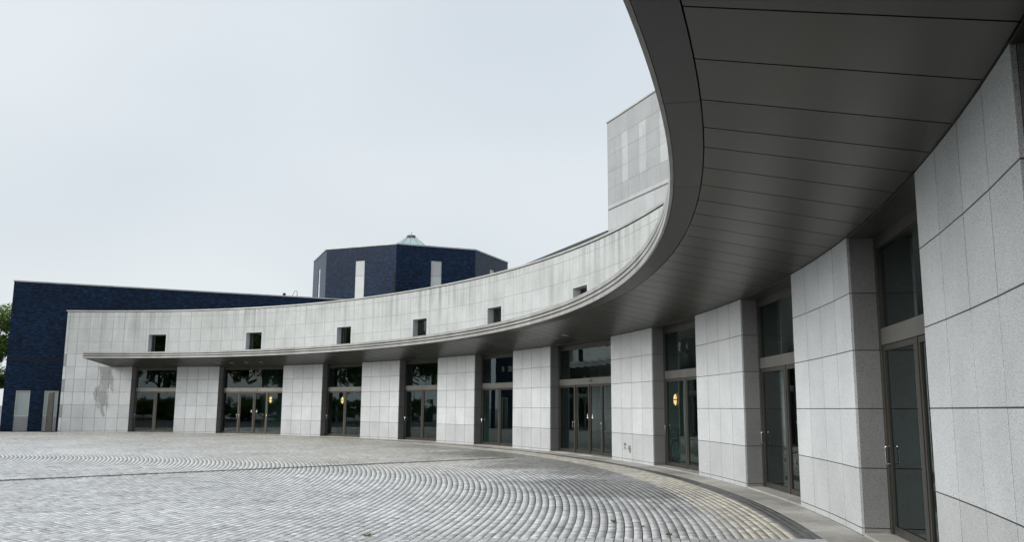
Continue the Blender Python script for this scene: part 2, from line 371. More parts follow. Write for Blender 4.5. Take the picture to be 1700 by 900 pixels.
# ------------------------------------------------------------------ the curved building
BLD = empty('curved_building', None, W(20, 0, 0), 0, label='long curved pale granite hall with glass doors under a sweeping dark canopy', category='building')
INV = Matrix.Translation(Vector(W(20, 0, 0))).inverted()
def P(o):                      # parent to the building without moving
    o.parent = BLD; o.matrix_parent_inverse = INV; return o
def slab_mesh(name, w0, h0, t0, mat, ch=.0025):
    a, b = w0/2, h0/2; v = []
    for y, c in ((t0, 0), (ch, 0), (0, ch)):
        v += [(-a+c, y, -b+c), (a-c, y, -b+c), (a-c, y, b-c), (-a+c, y, b-c)]
    f = [[8, 9, 10, 11]]
    for q in (0, 4):
        f += [[q+i, q+(i+1) % 4, q+4+(i+1) % 4, q+4+i] for i in range(4)]
    me = bpy.data.meshes.new(name); me.from_pydata(v, [], f); me.materials.append(MATS[mat]); return me
GAP = .011
PM = {m: slab_mesh('granite_panel', .80, .75, .036, m) for m in ('granite', 'granite_base', 'granite_upper', 'granite_end', 'granite_dark', 'granite_strip', 'granite_tower', 'granite_light')}
def panel(a0, a1, z0, z1, mat, name='granite_panel', i=0.0):
    p0 = Vector(W(a0, i, 0)); p1 = Vector(W(a1, i, 0)); d = p1-p0; ln = d.length-.0145; h = z1-z0-GAP
    o = bpy.data.objects.new(name, PM[mat]); c = (p0+p1)/2
    j = random.gauss(0, .0005)
    nrm = Vector((d.y, -d.x, 0)).normalized()
    o.location = (c.x+nrm.x*j, c.y+nrm.y*j, (z0+z1)/2); o.rotation_euler = (0, 0, math.atan2(d.y, d.x)); o.scale = (ln/.80, 1, h/.75)
    link(o); return P(o)
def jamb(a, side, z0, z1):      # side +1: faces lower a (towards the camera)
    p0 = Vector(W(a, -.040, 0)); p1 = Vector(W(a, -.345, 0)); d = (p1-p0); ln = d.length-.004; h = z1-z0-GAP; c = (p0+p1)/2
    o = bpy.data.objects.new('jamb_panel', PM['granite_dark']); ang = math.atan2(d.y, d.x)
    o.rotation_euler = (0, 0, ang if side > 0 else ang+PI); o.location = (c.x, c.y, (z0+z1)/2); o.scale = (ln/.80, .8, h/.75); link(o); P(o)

cols = {}
for n, aL, aR in PIERS:
    if n == 'A': ed = [53.23, 53.05, 52.50, 51.78, 51.05, 50.35, 49.62, 48.91]
    else: ed = [aL+(aR-aL)*k/4 for k in range(5)]
    cols[n] = ed
    for k in range(len(ed)-1):
        st = n == 'A' and k == 0
        for r in range(5):
            m = 'granite_base' if r == 0 else ('granite_end' if n == 'A' else 'granite')
            if st: m = 'granite_strip' if r % 2 else 'granite'
            panel(ed[k], ed[k+1], ROWS[r], ROWS[r+1], m)
        if n == 'A': panel(ed[k], ed[k+1], ZS, ZS+ROW, 'granite_end' if not st else 'granite_strip')
        panel(ed[k], ed[k+1], .0, ROWS[0], 'granite_base', 'plinth_panel')
    for r in range(-1, 5):
        z0, z1 = (ROWS[r], ROWS[r+1]) if r >= 0 else (0, ROWS[0])
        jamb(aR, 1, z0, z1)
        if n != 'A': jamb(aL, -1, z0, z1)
    mb = MB()
    for k in range(len(ed)-1): mb.sbox(ed[k]-(.01 if k == 0 else 0), ed[k+1]+(.01 if k == len(ed)-2 else 0), -.0025, -.42, 0, ZS+(ROW if n == 'A' else 0), 9)
    P(mb.build('pier_core', 'joint'))
# upper wall: columns between piers too
WZ0, WZ1, WHW = 4.60, 5.82, .61
wins = []
ucol = []
for k, (n, aL, aR) in enumerate(PIERS):
    ed = cols[n]; ucol += [(ed[q], ed[q+1], None) for q in range(len(ed)-1)]
    if k < len(PIERS)-1:
        b1 = PIERS[k+1][1]; m = 6 if k in WIDE else 4; c = (aR+b1)/2; wins.append(c)
        ucol += [(aR+(b1-aR)*q/m, aR+(b1-aR)*(q+1)/m, c) for q in range(m)]
UR = [ZS+ROW, ZS+2*ROW, ZS+3*ROW, ZS+4*ROW, ZTOP]
rest = MB()
for a0, a1, c in ucol:
    for r in range(4):
        z0, z1 = UR[r], UR[r+1]
        if a0 < 6.5:
            if a0 > -18: rest.sbox(a0-GAP/2, a1+GAP/2, -.036, 0, z0+GAP/2, z1-GAP/2, 1)
            continue
        if c is None or a1 > c+WHW or a0 < c-WHW or z0 >= WZ1: panel(a0, a1, z0, z1, 'granite_upper', 'wall_panel'); continue
        # panels notched by a window
        rects = []
        if a0 > c+WHW: rects.append((a0-GAP/2, c+WHW, z0+GAP/2, z1-GAP/2))
        if a1 < c-WHW: rects.append((c-WHW, a1+GAP/2, z0+GAP/2, z1-GAP/2))
        if z1 > WZ1: rects.append((min(a0-GAP/2, c+WHW), max(a1+GAP/2, c-WHW), WZ1, z1-GAP/2))
        if z0 < WZ0: pass
        if rects:
            mb = MB()
            for x0, x1, y0, y1 in rects: mb.sbox(x0, x1, -.036, 0, y0, y1, 2)
            P(mb.build('wall_panel', 'granite_upper'))
P(rest.build('wall_panel_rest', 'granite_upper', kind='stuff'))
uw = MB()
for a0, a1, c in ucol:
    lo_ = ZS+.02 if a0 < 50.4 else ZS+ROW
    if c is None or a1 > c+WHW or a0 < c-WHW: uw.sbox(a0, a1, -.0025, -.40, lo_, ZTOP, 9); continue
    uw.sbox(a0, a1, -.0025, -.40, WZ1, ZTOP, 9); uw.sbox(a0, a1, -.0025, -.40, lo_, WZ0, 9)
    if a0 > c+WHW: uw.sbox(a0, c+WHW, -.0035, -.40, WZ0, WZ1, 9)
    if a1 < c-WHW: uw.sbox(c-WHW, a1, -.0035, -.40, WZ0, WZ1, 9)
P(uw.build('wall_core', 'joint_pale'))
cp = MB(); a = 53.28
while a > -18:
    cp.sbox(a, a-3.19, .035, -.45, ZTOP+.03, ZTOP+.10, .45); a -= 3.2
P(cp.build('coping', 'coping_metal'))
sh = MB(); sh.sbox(53.2, -18, -.02, -.42, ZTOP-.004, ZTOP+.03, .45); P(sh.build('shadow_gap', 'black_gap'))
# end wall towards the brick building
ew = MB(); ew.sbox(53.23, 53.05, -.04, -3.0, 0, ZTOP, 1); P(ew.build('end_wall', 'granite_strip'))

def winbox(c, i):
    wroot = empty('clerestory_window'); P(wroot)
    mb = MB()
    for s_ in (1, -1):
        e = c+s_*WHW; mb.sbox(e, e-s_*.03, -.002, -.38, WZ0, WZ1-.03, 1)
    mb.sbox(c+WHW, c-WHW, -.002, -.38, WZ1-.03, WZ1, 1); mb.build('reveal', 'granite', wroot)
    mb = MB(); i0, i1 = -.30, -.37; w_ = WHW-.031
    mb.sbox(c+w_, c+w_-.07, i0, i1, WZ0, WZ1-.031, 1); mb.sbox(c-w_+.07, c-w_, i0, i1, WZ0, WZ1-.031, 1); mb.sbox(c+w_-.07, c-w_+.07, i0, i1, WZ1-.10, WZ1-.031, 1)
    mb.sbox(c+w_-.07, c-w_+.07, i0, i1, WZ0, WZ0+.05, 1)
    mb.sbox(c+w_-.17, c+w_-.20, i0-.01, i1, WZ0+.05, WZ1-.10, 1); mb.build('frame', 'frame_metal', wroot)
    mb = MB(); mb.sbox(c+w_-.07, c-w_+.07, -.335, -.341, WZ0+.05, WZ1-.10, 1); mb.build('pane', 'glass', wroot)
    # dark room behind
    mb = MB(); mb.sbox(c+WHW, c-WHW, -1.6, -1.7, WZ0-.3, WZ1+.2, 1); mb.build('blind', 'interior_ceiling', wroot)
for i, c in enumerate(wins[:7]): winbox(c, i)

# doorways
ZD, ZT, ZH = 2.40, 2.62, 3.70
def handle(a, root, i0=-.345):
    mb = MB(); z0, z1 = .90, 1.12; k = i0+.055
    mb.tube([W(a, i0-.01, z0), W(a, k-.012, z0), W(a, k, z0+.014), W(a, k, z1-.014), W(a, k-.012, z1), W(a, i0-.01, z1)], .0105, 8); mb.build('handle', 'steel', root, True)
def sticker(a, i, z, root):
    mb = MB(); q = .055; n = 0
    for poly in ([(0, .10), (-.035, .0), (.035, .0)], [(-.05, -.015), (-.05, -.06), (.05, -.06), (.05, -.015)]):
        b = len(mb.v); m = len(poly)
        mb.v += [W(a-x, i+.0015, z+y) for x, y in poly]+[W(a-x, i, z+y) for x, y in poly]
        mb.f += [list(range(b, b+m)), list(range(b+m, b+2*m))[::-1]]+[[b+j, b+(j+1) % m, b+m+(j+1) % m, b+m+j] for j in range(m)]
    mb.build('door_sticker', 'white_paint', root)
def doorway(aL, aR, wide):
    root = empty('doorway'); P(root); wd = aL-aR
    A = lambda x: aL-x
    fi0, fi1 = -.345, -.455
    mb = MB(); pw = .085
    mb.sbox(A(0.002), A(pw), fi0, fi1, 0.03, ZS-.02, 1); mb.sbox(A(wd-pw), A(wd-.002), fi0, fi1, .03, ZS-.02, 1)
    mb.sbox(A(pw), A(wd-pw), fi0, fi1, ZH, ZS-.02, .6); mb.sbox(A(pw), A(wd-pw), fi0+.012, fi1, ZH-.03, ZH, .6)
    mb.build('door_frame', 'frame_metal', root)
    mb = MB(); mb.sbox(A(pw), A(wd-pw), fi0-.004, fi1, ZD+.004, ZT, .6); mb.build('transom', 'transom_metal' if wide or True else 'frame_metal', root)
    mb = MB(); mb.sbox(A(pw), A(wd-pw), -.395, -.401, ZT, ZH-.03, .6); mb.build('pane', 'glass', root)
    mb = MB(); mb.sbox(A(.0), A(wd), -.012, -.46, -.012, .03, .6); mb.build('threshold', 'concrete', root)
    mb = MB(); mb.sbox(A(.0), A(wd), .0, -.46, ZS-.018, ZS+.05, .6); mb.build('recess_ceiling', 'soffit_metal', root)
    if wide:
        fr = [pw, wd*.255, wd*.485, wd*.685, wd-pw]
    else: fr = [pw, wd*.46, wd-pw]
    for k in range(1, len(fr)-1):
        mb = MB(); hw = .045 if (not wide or k != 2) else .03
        mb.sbox(A(fr[k]-hw), A(fr[k]+hw), fi0-.008, fi1+.01, .03, ZD, 1); mb.build('mullion', 'frame_metal', root)
        fr[k] = (fr[k], hw)
    edge = lambda q: q if isinstance(q, tuple) else (q, 0.0)
    for k in range(len(fr)-1):
        x0 = edge(fr[k])[0]+edge(fr[k])[1]+.004; x1 = edge(fr[k+1])[0]-edge(fr[k+1])[1]-.004
        i0, i1 = (-.362, -.412) if not (wide and k in (1, 2)) else (-.375, -.42)
        st = .06 if not (wide and k in (0, 3)) else .028
        mb = MB()
        mb.sbox(A(x0), A(x0+st), i0, i1, .038, ZD-.004, 1); mb.sbox(A(x1-st), A(x1), i0, i1, .038, ZD-.004, 1)
        mb.sbox(A(x0+st), A(x1-st), i0, i1, ZD-.004-.07, ZD-.004, 1); mb.sbox(A(x0+st), A(x1-st), i0, i1, .038, .038+.10, 1)
        lf = mb.build('door_leaf', 'frame_metal', root)
        mb = MB(); mb.sbox(A(x0+st), A(x1-st), (i0+i1)/2+.003, (i0+i1)/2-.003, .138, ZD-.074, 1); mb.build('pane', 'glass', root)
        if not wide:
            if k == 0: handle(A(x0+.03), root, i0)
            else: handle(A(x1-.03), root, i0)
        elif k in (0, 3): handle(A(x1-.012) if k == 0 else A(x0+.014), root, i0)
        elif k == 1: handle(A(x0+.03), root, i0)
        if wide and k in (1, 2): sticker(A(x1-st-.10) if k == 1 else A(x0+st+.10), (i0+i1)/2+.004, 1.30, root)
    if wide:
        mb = MB(); m = wd*.5; mb.sbox(A(m-.14), A(m+.14), fi0+.045, fi0-.005, ZD+.10, ZD+.15, 1); mb.build('door_sensor', 'transom_metal', root)
for k in range(len(PIERS)-1): doorway(PIERS[k][2], PIERS[k+1][1], k in WIDE)

# lobby behind the doors
mb = MB(); mb.sbox(53.0, -18, -.462, -9.0, -.02, .012, .8); P(mb.build('lobby_floor', 'interior_floor'))
mb = MB(); mb.sbox(53.0, -18, -.42, -9.0, ZS+.03, ZS+.2, .8); P(mb.build('lobby_ceiling', 'interior_ceiling'))
mb = MB(); mb.sbox(53.0, -18, -9.0, -9.3, -.02, 7.0, .8); P(mb.build('lobby_back_wall', 'interior_wall'))
mb = MB(); mb.sbox(-18, -18.3, -.3, -9.2, 0, 7.0, 1); P(mb.build('lobby_end_wall', 'interior_wall'))
mb = MB(); mb.sbox(53.1, -18, -.40, -9.3, 6.75, 6.9, .8); P(mb.build('roof', 'roofing'))
for a in (41.5, 36.25, 11.8, 26, 18, 3.0, -4.5):
    mb = MB(); mb.sbox(a+.75, a-.75, -2.72, -3.4, .012, ZS+.03, .8); P(mb.build('lobby_column', 'interior_wall'))

# canopy
CA0, CA1 = 50.3, -17.5
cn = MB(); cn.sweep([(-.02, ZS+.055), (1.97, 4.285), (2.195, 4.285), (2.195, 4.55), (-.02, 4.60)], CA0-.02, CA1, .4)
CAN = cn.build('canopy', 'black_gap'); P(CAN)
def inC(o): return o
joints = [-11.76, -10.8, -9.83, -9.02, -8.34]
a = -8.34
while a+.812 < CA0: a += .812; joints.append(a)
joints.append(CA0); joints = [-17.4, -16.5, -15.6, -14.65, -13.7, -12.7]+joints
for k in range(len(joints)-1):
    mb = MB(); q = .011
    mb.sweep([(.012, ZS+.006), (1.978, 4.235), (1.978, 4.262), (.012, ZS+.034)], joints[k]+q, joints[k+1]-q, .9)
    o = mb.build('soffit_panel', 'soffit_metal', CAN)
fj = [CA0]; a = 47.28
while a > CA1: fj.append(a); a -= 3.17
fj.append(CA1)
nose = [(2.312, 4.25), (2.352, 4.25), (2.352, 4.348), (2.245, 4.354), (2.245, 4.390), (2.345, 4.394), (2.345, 4.462), (2.24, 4.468), (2.24, 4.504), (2.338, 4.508), (2.338, 4.605), (2.20, 4.61), (2.20, 4.29), (2.312, 4.285)]
for k in range(len(fj)-1):
    a0, a1 = fj[k]-.004, fj[k+1]+.004
    mb = MB(); mb.sweep(nose, a0, a1, .4); mb.build('fascia_panel', 'fascia_metal', CAN)
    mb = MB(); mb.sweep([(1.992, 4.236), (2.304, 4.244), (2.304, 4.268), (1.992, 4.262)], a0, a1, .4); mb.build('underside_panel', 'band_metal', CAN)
mb = MB(); mb.sweep([(-.02, 4.603), (2.19, 4.56), (2.19, 4.575), (-.02, 4.62)], CA0, CA1, .6); mb.build('canopy_roofing', 'coping_metal', CAN)
mb = MB(); mb.sweep([(.0, ZS+.015), (2.31, 4.26), (2.31, 4.59), (.0, 4.61)], CA0+.03, CA0-.004, 1); mb.build('end_cap', 'fascia_metal', CAN)
def downlight(a, i):
    z = ZS+.006+(4.235-ZS-.006)*(i-.012)/1.966; mb = MB(); n = 20
    for r0, r1, z0 in ((.0, .105, -.006), (.105, .13, -.014)):
        b = len(mb.v)
        for k in range(n):
            t_ = 2*PI*k/n
            for r, zz in ((r0, z0), (r1, z0), (r1, .02)):
                ii = i+r*math.sin(t_); mb.v.append(W(a+r*math.cos(t_), ii, z+(ii-i)*.19+zz))
        for k in range(n):
            k2 = (k+1) % n; mb.f += [[b+3*k, b+3*k+1, b+3*k2+1, b+3*k2], [b+3*k+1, b+3*k+2, b+3*k2+2, b+3*k2+1]]
    mb.build('downlight', 'fascia_metal', CAN)
for a in (15.95, 15.05, 14.15, 13.2): downlight(a, .80)
for a in (42.4, 41.4, 40.3, 39.2): downlight(a, .80)
for a in (47.4, 33.5, 27.2, 20.9, 6.4, -.2, -6.7): downlight(a, .7) if False else None

# handwritten marks on a base panel
def strokes(lines, a, z, wd, ht, root):
    mb = MB()
    for (x0, y0), (x1, y1) in lines:
        p0 = Vector((x0*wd, -y0*ht)); p1 = Vector((x1*wd, -y1*ht)); d = (p1-p0).normalized(); n = Vector((-d.y, d.x))*.0115
        b = len(mb.v); q = [p0-n, p1-n*.6, p1+n*.6, p0+n]
        mb.v += [W(a-v.x, .004, z+v.y) for v in q]+[W(a-v.x, .0062, z+v.y) for v in q]
        mb.f += [[b+4, b+5, b+6, b+7], [b+3, b+2, b+1, b]]+[[b+j, b+(j+1) % 4, b+4+(j+1) % 4, b+4+j] for j in range(4)]
    P(mb.build('ink_writing', 'ink'))
strokes([((.1, 0), (.2, .28)), ((.2, .05), (.85, .0)), ((.2, .28), (.9, .16)), ((.9, .05), (.75, .3)), ((.55, .25), (.45, .6)), ((.45, .6), (.05, .85)), ((.5, .55), (.95, .98))], 10.34, .545, .20, .205, 0)
strokes([((.35, 0), (.4, .5)), ((.05, .22), (.12, .5)), ((.1, .2), (.7, .22)), ((.0, .52), (.95, .45)), ((.75, .0), (.72, .5)), ((.55, .5), (.5, .75)), ((.95, .5), (.7, .8)), ((.7, .72), (.2, 1.0)), ((.8, .8), (1.0, .95)), ((.12, .6), (.1, .75))], 9.98, .50, .20, .23, 0)

# ------------------------------------------------------------------ neighbouring buildings
def wallobj(mb, name, mat, parent): return mb.build(name, mat, parent)
# blue brick wing on the left
A_ = Vector((-30.4, 52.2, 0)); B_ = Vector((-10.0, 61.17, 0)); ang = math.atan2(B_.y-A_.y, B_.x-A_.x); LL = (B_-A_).length; HB = 9.02
LBR = empty('blue_brick_building', None, A_, ang, label='dark blue glazed brick building with flat roof at the far left', category='building')
mb = MB(); wnd = ((.66, 1.42), (2.18, 2.94))
xs = 0.0
for x0, x1 in wnd:
    mb.box(xs, x0, 0, .4, 0, HB); mb.box(x0, x1, 0, .4, 2.42, HB); xs = x1
mb.box(xs, LL, 0, .4, 0, HB); mb.box(0, .4, .4, 14, 0, HB); mb.box(.4, LL, 13.6, 14, 0, HB); mb.box(LL-.4, LL, .4, 13.6, 0, HB)
mb.build('wall', 'blue_brick', LBR)
mb = MB(); mb.box(-.03, LL, -.03, .45, HB, HB+.08); mb.box(-.03, .45, .45, 14.03, HB, HB+.08); mb.build('coping', 'coping_metal', LBR)
mb = MB(); mb.box(.4, LL-.4, .4, 13.6, HB-.5, HB-.4); mb.build('roof', 'roofing', LBR)
mb = MB(); mb.box(-.012, LL, -.012, .0, 4.20, 4.30); mb.build('band_course', 'black_gap', LBR)
for x0, x1 in wnd:
    wn = empty('window', LBR)
    mb = MB(); mb.box(x0, x0+.06, .03, .12, .87, 2.42); mb.box(x1-.06, x1, .03, .12, .87, 2.42); mb.box(x0+.06, x1-.06, .03, .12, 2.36, 2.42); mb.box(x0+.06, x1-.06, .03, .12, .87, .94); mb.build('frame', 'frame_beige', wn)
    mb = MB(); mb.box(x0+.06, x1-.06, .075, .09, .94, 2.36); mb.build('pane', 'frosted', wn)
    mb = MB(); mb.box(x0, x1, .02, .2, .0, .868); mb.build('stone_panel', 'granite_strip', wn)

# octagonal brick tower
OC = Vector((-8.05, 67.56, 0)); OR = 7.71; OPH = -.013; OZ = 12.95
OCT = empty('octagonal_tower', None, OC, 0, label='octagonal dark blue brick tower with pale stone strips and glass skylight', category='tower')
ov = [Vector((OR*math.sin(OPH+(k-2)*PI/4), -OR*math.cos(OPH+(k-2)*PI/4), 0)) for k in range(8)]
stripz = {0: 12.0, 1: 12.25, 2: 12.2, 3: 12.0}
for k in range(8):
    p0, p1 = ov[k], ov[(k+1) % 8]; d = p1-p0; ln = d.length; fa = empty('tower_side', OCT, p0, math.atan2(d.y, d.x))
    c = ln/2+(-.05 if k == 1 else 0); hw = .40; zt = OZ-.98; tn = math.tan(PI/8)*.3
    mb = MB()
    mb.hexa([(0, 0, 0), (c-hw, 0, 0), (c-hw, .3, 0), (tn, .3, 0), (0, 0, OZ), (c-hw, 0, OZ), (c-hw, .3, OZ), (tn, .3, OZ)])
    mb.hexa([(c+hw, 0, 0), (ln, 0, 0), (ln-tn, .3, 0), (c+hw, .3, 0), (c+hw, 0, OZ), (ln, 0, OZ), (ln-tn, .3, OZ), (c+hw, .3, OZ)])
    mb.box(c-hw, c+hw, 0, .3, zt, OZ); mb.build('wall', 'blue_brick', fa)
    zz = 4.0; nz_ = [4.0, 6.4, 8.8, 10.85, zt]
    for q in range(4):
        m = PM['granite' if q < 3 else 'granite_base']; o = bpy.data.objects.new('stone_strip', m); o.location = (c, .045, (nz_[q]+nz_[q+1])/2); o.scale = ((2*hw-.01)/.8, 1, (nz_[q+1]-nz_[q]-.015)/.75); link(o, fa)
    mb = MB(); mb.box(c-hw, c+hw, .085, .2, 0, zt-.005); mb.build('strip_back', 'joint', fa)
    mb = MB(); t2 = .04*math.tan(PI/8)
    mb.hexa([(-t2, -.04, OZ), (ln+t2, -.04, OZ), (ln-tn, .3, OZ), (tn, .3, OZ), (-t2, -.04, OZ+.09), (ln+t2, -.04, OZ+.09), (ln-tn, .3, OZ+.09), (tn, .3, OZ+.09)]); mb.build('coping', 'coping_metal', fa)
    if k == 1:
        mb = MB(); mb.box(ln-.14, ln-.06, -.012, .0, 0, OZ-2.0); mb.build('movement_joint', 'black_gap', fa)
mb = MB(); mb.v = [tuple(v*.97+Vector((0, 0, OZ-.4))) for v in ov]; mb.f = [list(range(8))]; mb.build('roof', 'roofing', OCT)
# glass skylight on the roof: an eight-sided pyramid
SK = empty('skylight', OCT, (0, 0, OZ-.1)); n8 = 8; sr, st_, sh_ = 3.1, .33, 2.16
lo = [Vector((sr*math.cos(2*PI*k/n8+.2), sr*math.sin(2*PI*k/n8+.2), .0)) for k in range(n8)]; hi = [Vector((st_*math.cos(2*PI*k/n8+.2), st_*math.sin(2*PI*k/n8+.2), sh_)) for k in range(n8)]
for k in range(n8):
    k2 = (k+1) % n8; nrm = ((lo[k2]-lo[k]).cross(hi[k]-lo[k])).normalized()*.012
    mb = MB(); mb.hexa([lo[k], lo[k2], lo[k2]-nrm, lo[k]-nrm, hi[k], hi[k2], hi[k2]-nrm, hi[k]-nrm]); mb.build('glass_pane', 'sky_glass', SK)
    mb = MB(); mb.tube([lo[k], hi[k]], .018, 6); mid0, mid1 = lo[k].lerp(hi[k], .55), lo[k2].lerp(hi[k2], .55); mb.tube([mid0, mid1], .012, 6); mb.build('rafter', 'coping_metal', SK)
mb = MB(); mb.v = [tuple(h*1.25) for h in hi]+[tuple(Vector((h.x*1.25, h.y*1.25, sh_*1.25))) for h in hi]
mb.v = [(h.x*1.2, h.y*1.2, sh_-.02) for h in hi]+[(h.x*1.0, h.y*1.0, sh_+.12) for h in hi]
mb.f = [[k, (k+1) % 8, 8+(k+1) % 8, 8+k] for k in range(8)]+[[8+k for k in range(8)]]; mb.build('cap', 'post_metal', SK)
mb = MB(); mb.tube([(0, 0, sh_+.1), (0, 0, sh_+.42)], .02, 6); mb.build('lightning_rod', 'frame_metal', SK)

# grey stone tower behind the canopy
TP = Vector((4.316, 38.0, 0)); TU = Vector((.3556, -.9346, 0)); tang = math.atan2(TU.y, TU.x)
TW = empty('stone_tower', None, TP, tang, label='tall grey stone clad block behind the canopy with pale vertical strips', category='building')
TL = 10.0; TH = 14.50
def tpan(x0, x1, z0, z1, mat, name='stone_panel', y=0.0):
    o = bpy.data.objects.new(name, PM[mat]); o.location = ((x0+x1)/2, y+random.gauss(0, .001), (z0+z1)/2); o.scale = ((x1-x0-.009)/.8, 1, (z1-z0-.009)/.75); link(o, TW)
mb = MB(); mb.box(.02, TL, .006, 7.0, 0, TH); mb.build('wall_core', 'joint_pale', TW)
mb = MB(); mb.box(0, .02, .0, 7.0, 9.4, TH); mb.build('side_wall', 'granite_tower', TW)
ex = [0.02, .71, 1.37, 1.93, 2.89, 3.50, 4.59, 5.20, 6.2, 6.8, 7.9, 8.5, TL]
rz = [10.60, 11.38, 12.15, 12.92, 13.62, 14.50]
for r in range(5):
    if r == 4:
        for k in range(5): tpan(.02+k*2.0, .02+(k+1)*2.0, rz[r], rz[r+1], 'granite_tower')
        continue
    for k in range(len(ex)-1):
        strip = k in (2, 4, 6, 8, 10) and r > 0
        tpan(ex[k], ex[k+1], rz[r], rz[r+1], 'granite_light' if strip else 'granite_tower')
for k in range(5): tpan(.02+k*2.0, .02+(k+1)*2.0, 10.44, 10.60, 'granite_light', 'ledge_panel', -.02)
for k in range(12): tpan(.02+k*.82, .02+(k+1)*.82, 9.45, 10.38, 'granite_light')
for k in range(12): tpan(.02+k*.82, .02+(k+1)*.82, 8.5, 9.45, 'granite_light')
mb = MB(); mb.box(-.03, TL, -.04, .3, TH+.012, TH+.075); mb.box(-.03, .3, .3, 7, TH+.012, TH+.075); mb.build('coping', 'coping_metal', TW)
mb = MB(); mb.box(-.0, TL, -.004, .25, TH, TH+.012); mb.build('shadow_gap', 'black_gap', TW)
# lower wing in line with it
mb = MB(); mb.box(-11.3, -.02, .0, 3.0, 0, 9.40); mb.build('low_wing', 'granite_tower', TW)
mb = MB(); mb.box(-11.35, -.02, -.05, 3.0, 9.40, 9.50); mb.build('wing_coping', 'band_metal', TW)

# ------------------------------------------------------------------ small things
ps = Vector((-26.95, 51.15, 0))
mb = MB(); mb.hexa([(-.17, -.10, 0), (.17, -.10, 0), (.17, .10, 0), (-.17, .10, 0), (-.13, -.08, 2.24), (.15, -.08, 2.30), (.15, .08, 2.30), (-.13, .08, 2.24)])
po = empty('metal_post', None, ps, .15, label='dark rusty metal post standing before the brick building by the granite corner', category='post')
mb.build('shaft', 'post_metal', po)
mb = MB(); mb.box(-.25, .25, -.18, .18, -.01, .02); mb.build('base_plate', 'post_metal', po)

# rooftop pipe and floodlight on the brick wing
def onroof(u, y=.3): p = A_+(B_-A_).normalized()*u; return (p.x-math.sin(ang)*y, p.y+math.cos(ang)*y, HB+.06)
q = onroof(17.0, 1.0); rp_ = empty('roof_vent_pipe', None, q, 0, label='thin bent pipe standing on the roof of the brick building', category='pipe')
mb = MB(); mb.tube([(-.28, 0, -.4), (-.05, 0, .38), (.04, 0, .52), (.16, 0, .50), (.20, 0, .38), (.20, 0, -.4)], .028, 6); mb.build('pipe', 'coping_metal', rp_, True)
q = onroof(16.35, 1.0); fl = empty('roof_floodlight', None, q, 0, label='small dark round lamp on the roof left of the bent pipe', category='lamp')
mb = MB(); mb.tube([(0, 0, -.4), (0.02, 0, .18)], .015, 6); mb.build('stem', 'post_metal', fl)
mb = MB(); mb.tube([(-.06, -.08, .22), (-.02, 0, .24), (.05, .06, .25)], [.085, .1, .05], 10); mb.build('lamp_head', 'black_rubber', fl, True)

# wall lamps glowing in the lobby
def lamp(a, z, label):
    c = Vector(W(a, -2.70, z)); th = a/R
    r = empty('wall_lamp', None, c, th+PI/2, label=label, category='lamp', group='lit wall lamps in the lobby')
    def oval(hw, hh, dp, y0):
        mb = MB(); n, m = 16, 5
        for j in range(m+1):
            f = math.cos(j/m*PI/2) if j else 1; y = y0+dp*math.sin(j/m*PI/2)
            mb.v += [(hw*f*math.cos(2*PI*k/n), y, hh*f*math.sin(2*PI*k/n)) for k in range(n)]
        for j in range(m):
            mb.f += [[j*n+k, j*n+(k+1) % n, (j+1)*n+(k+1) % n, (j+1)*n+k] for k in range(n)]
        return mb
    oval(.115, .20, .09, .0).build('diffuser', 'lamp_glow', r, True)
    mb = MB(); mb.box(-.125, .125, .0, .115, -.016, .016); mb.tube([(.125*math.cos(2*PI*k/20), .02, .21*math.sin(2*PI*k/20)) for k in range(20)], .018, 6, True)
    mb.tube([(0, .02, .21), (0, .09, .13), (0, .11, 0), (0, .09, -.13), (0, .02, -.21)], .01, 6); mb.build('guard', 'post_metal', r)
lamp(41.62, 1.97, 'lit oval wall lamp seen through the far wide doorway')
lamp(36.42, 1.945, 'lit oval wall lamp seen in the narrow door right of the far wide doorway')
lamp(12.05, 1.885, 'largest lit oval wall lamp, seen in the door right of the marked panel')

# bicycle standing inside
bc = Vector((5.53, 26.99, .012)); BK = empty('bicycle', None, bc, math.atan2(-.8, -.6), label='dark bicycle with front basket seen dimly through the glass door', category='bicycle')
def circ(cx, cz, r, n=28): return [(cx+r*math.cos(2*PI*k/n), 0, cz+r*math.sin(2*PI*k/n)) for k in range(n)]
for x in (.0, 1.05):
    wl = empty('wheel', BK, (x, 0, .33)); mb = MB(); mb.tube(circ(0, 0, .32), .018, 6, True); mb.build('tyre', 'black_rubber', wl, True)
    mb = MB(); mb.tube(circ(0, 0, .295), .008, 5, True)
    for k in range(12): t_ = 2*PI*k/12; mb.tube([(0, (-1)**k*.02, 0), (.29*math.cos(t_), 0, .29*math.sin(t_))], .0016, 4)
    mb.build('rim', 'steel', wl)
mb = MB()
for a, b in (((.43, 0, .28), (.33, 0, .78)), ((.43, 0, .28), (.88, 0, .72)), ((.36, 0, .66), (.85, 0, .84)), ((0, 0, .33), (.43, 0, .28)), ((0, 0, .33), (.35, 0, .70)), ((.84, 0, .92), (.90, 0, .66))): mb.tube([a, b], .016, 8)
mb.build('frame', 'post_metal', BK, True)
mb = MB(); mb.tube([(.90, .05, .66), (1.05, .05, .33)], .011, 6); mb.tube([(.90, -.05, .66), (1.05, -.05, .33)], .011, 6); mb.build('fork', 'post_metal', BK)
mb = MB(); mb.tube([(.70, -.27, .98), (.84, -.24, 1.03), (.86, -.06, .98), (.83, 0, .96), (.86, .06, .98), (.84, .24, 1.03), (.70, .27, .98)], .012, 6); mb.tube([(.84, 0, .9), (.83, 0, .97)], .014, 6); mb.build('handlebar', 'steel', BK, True)
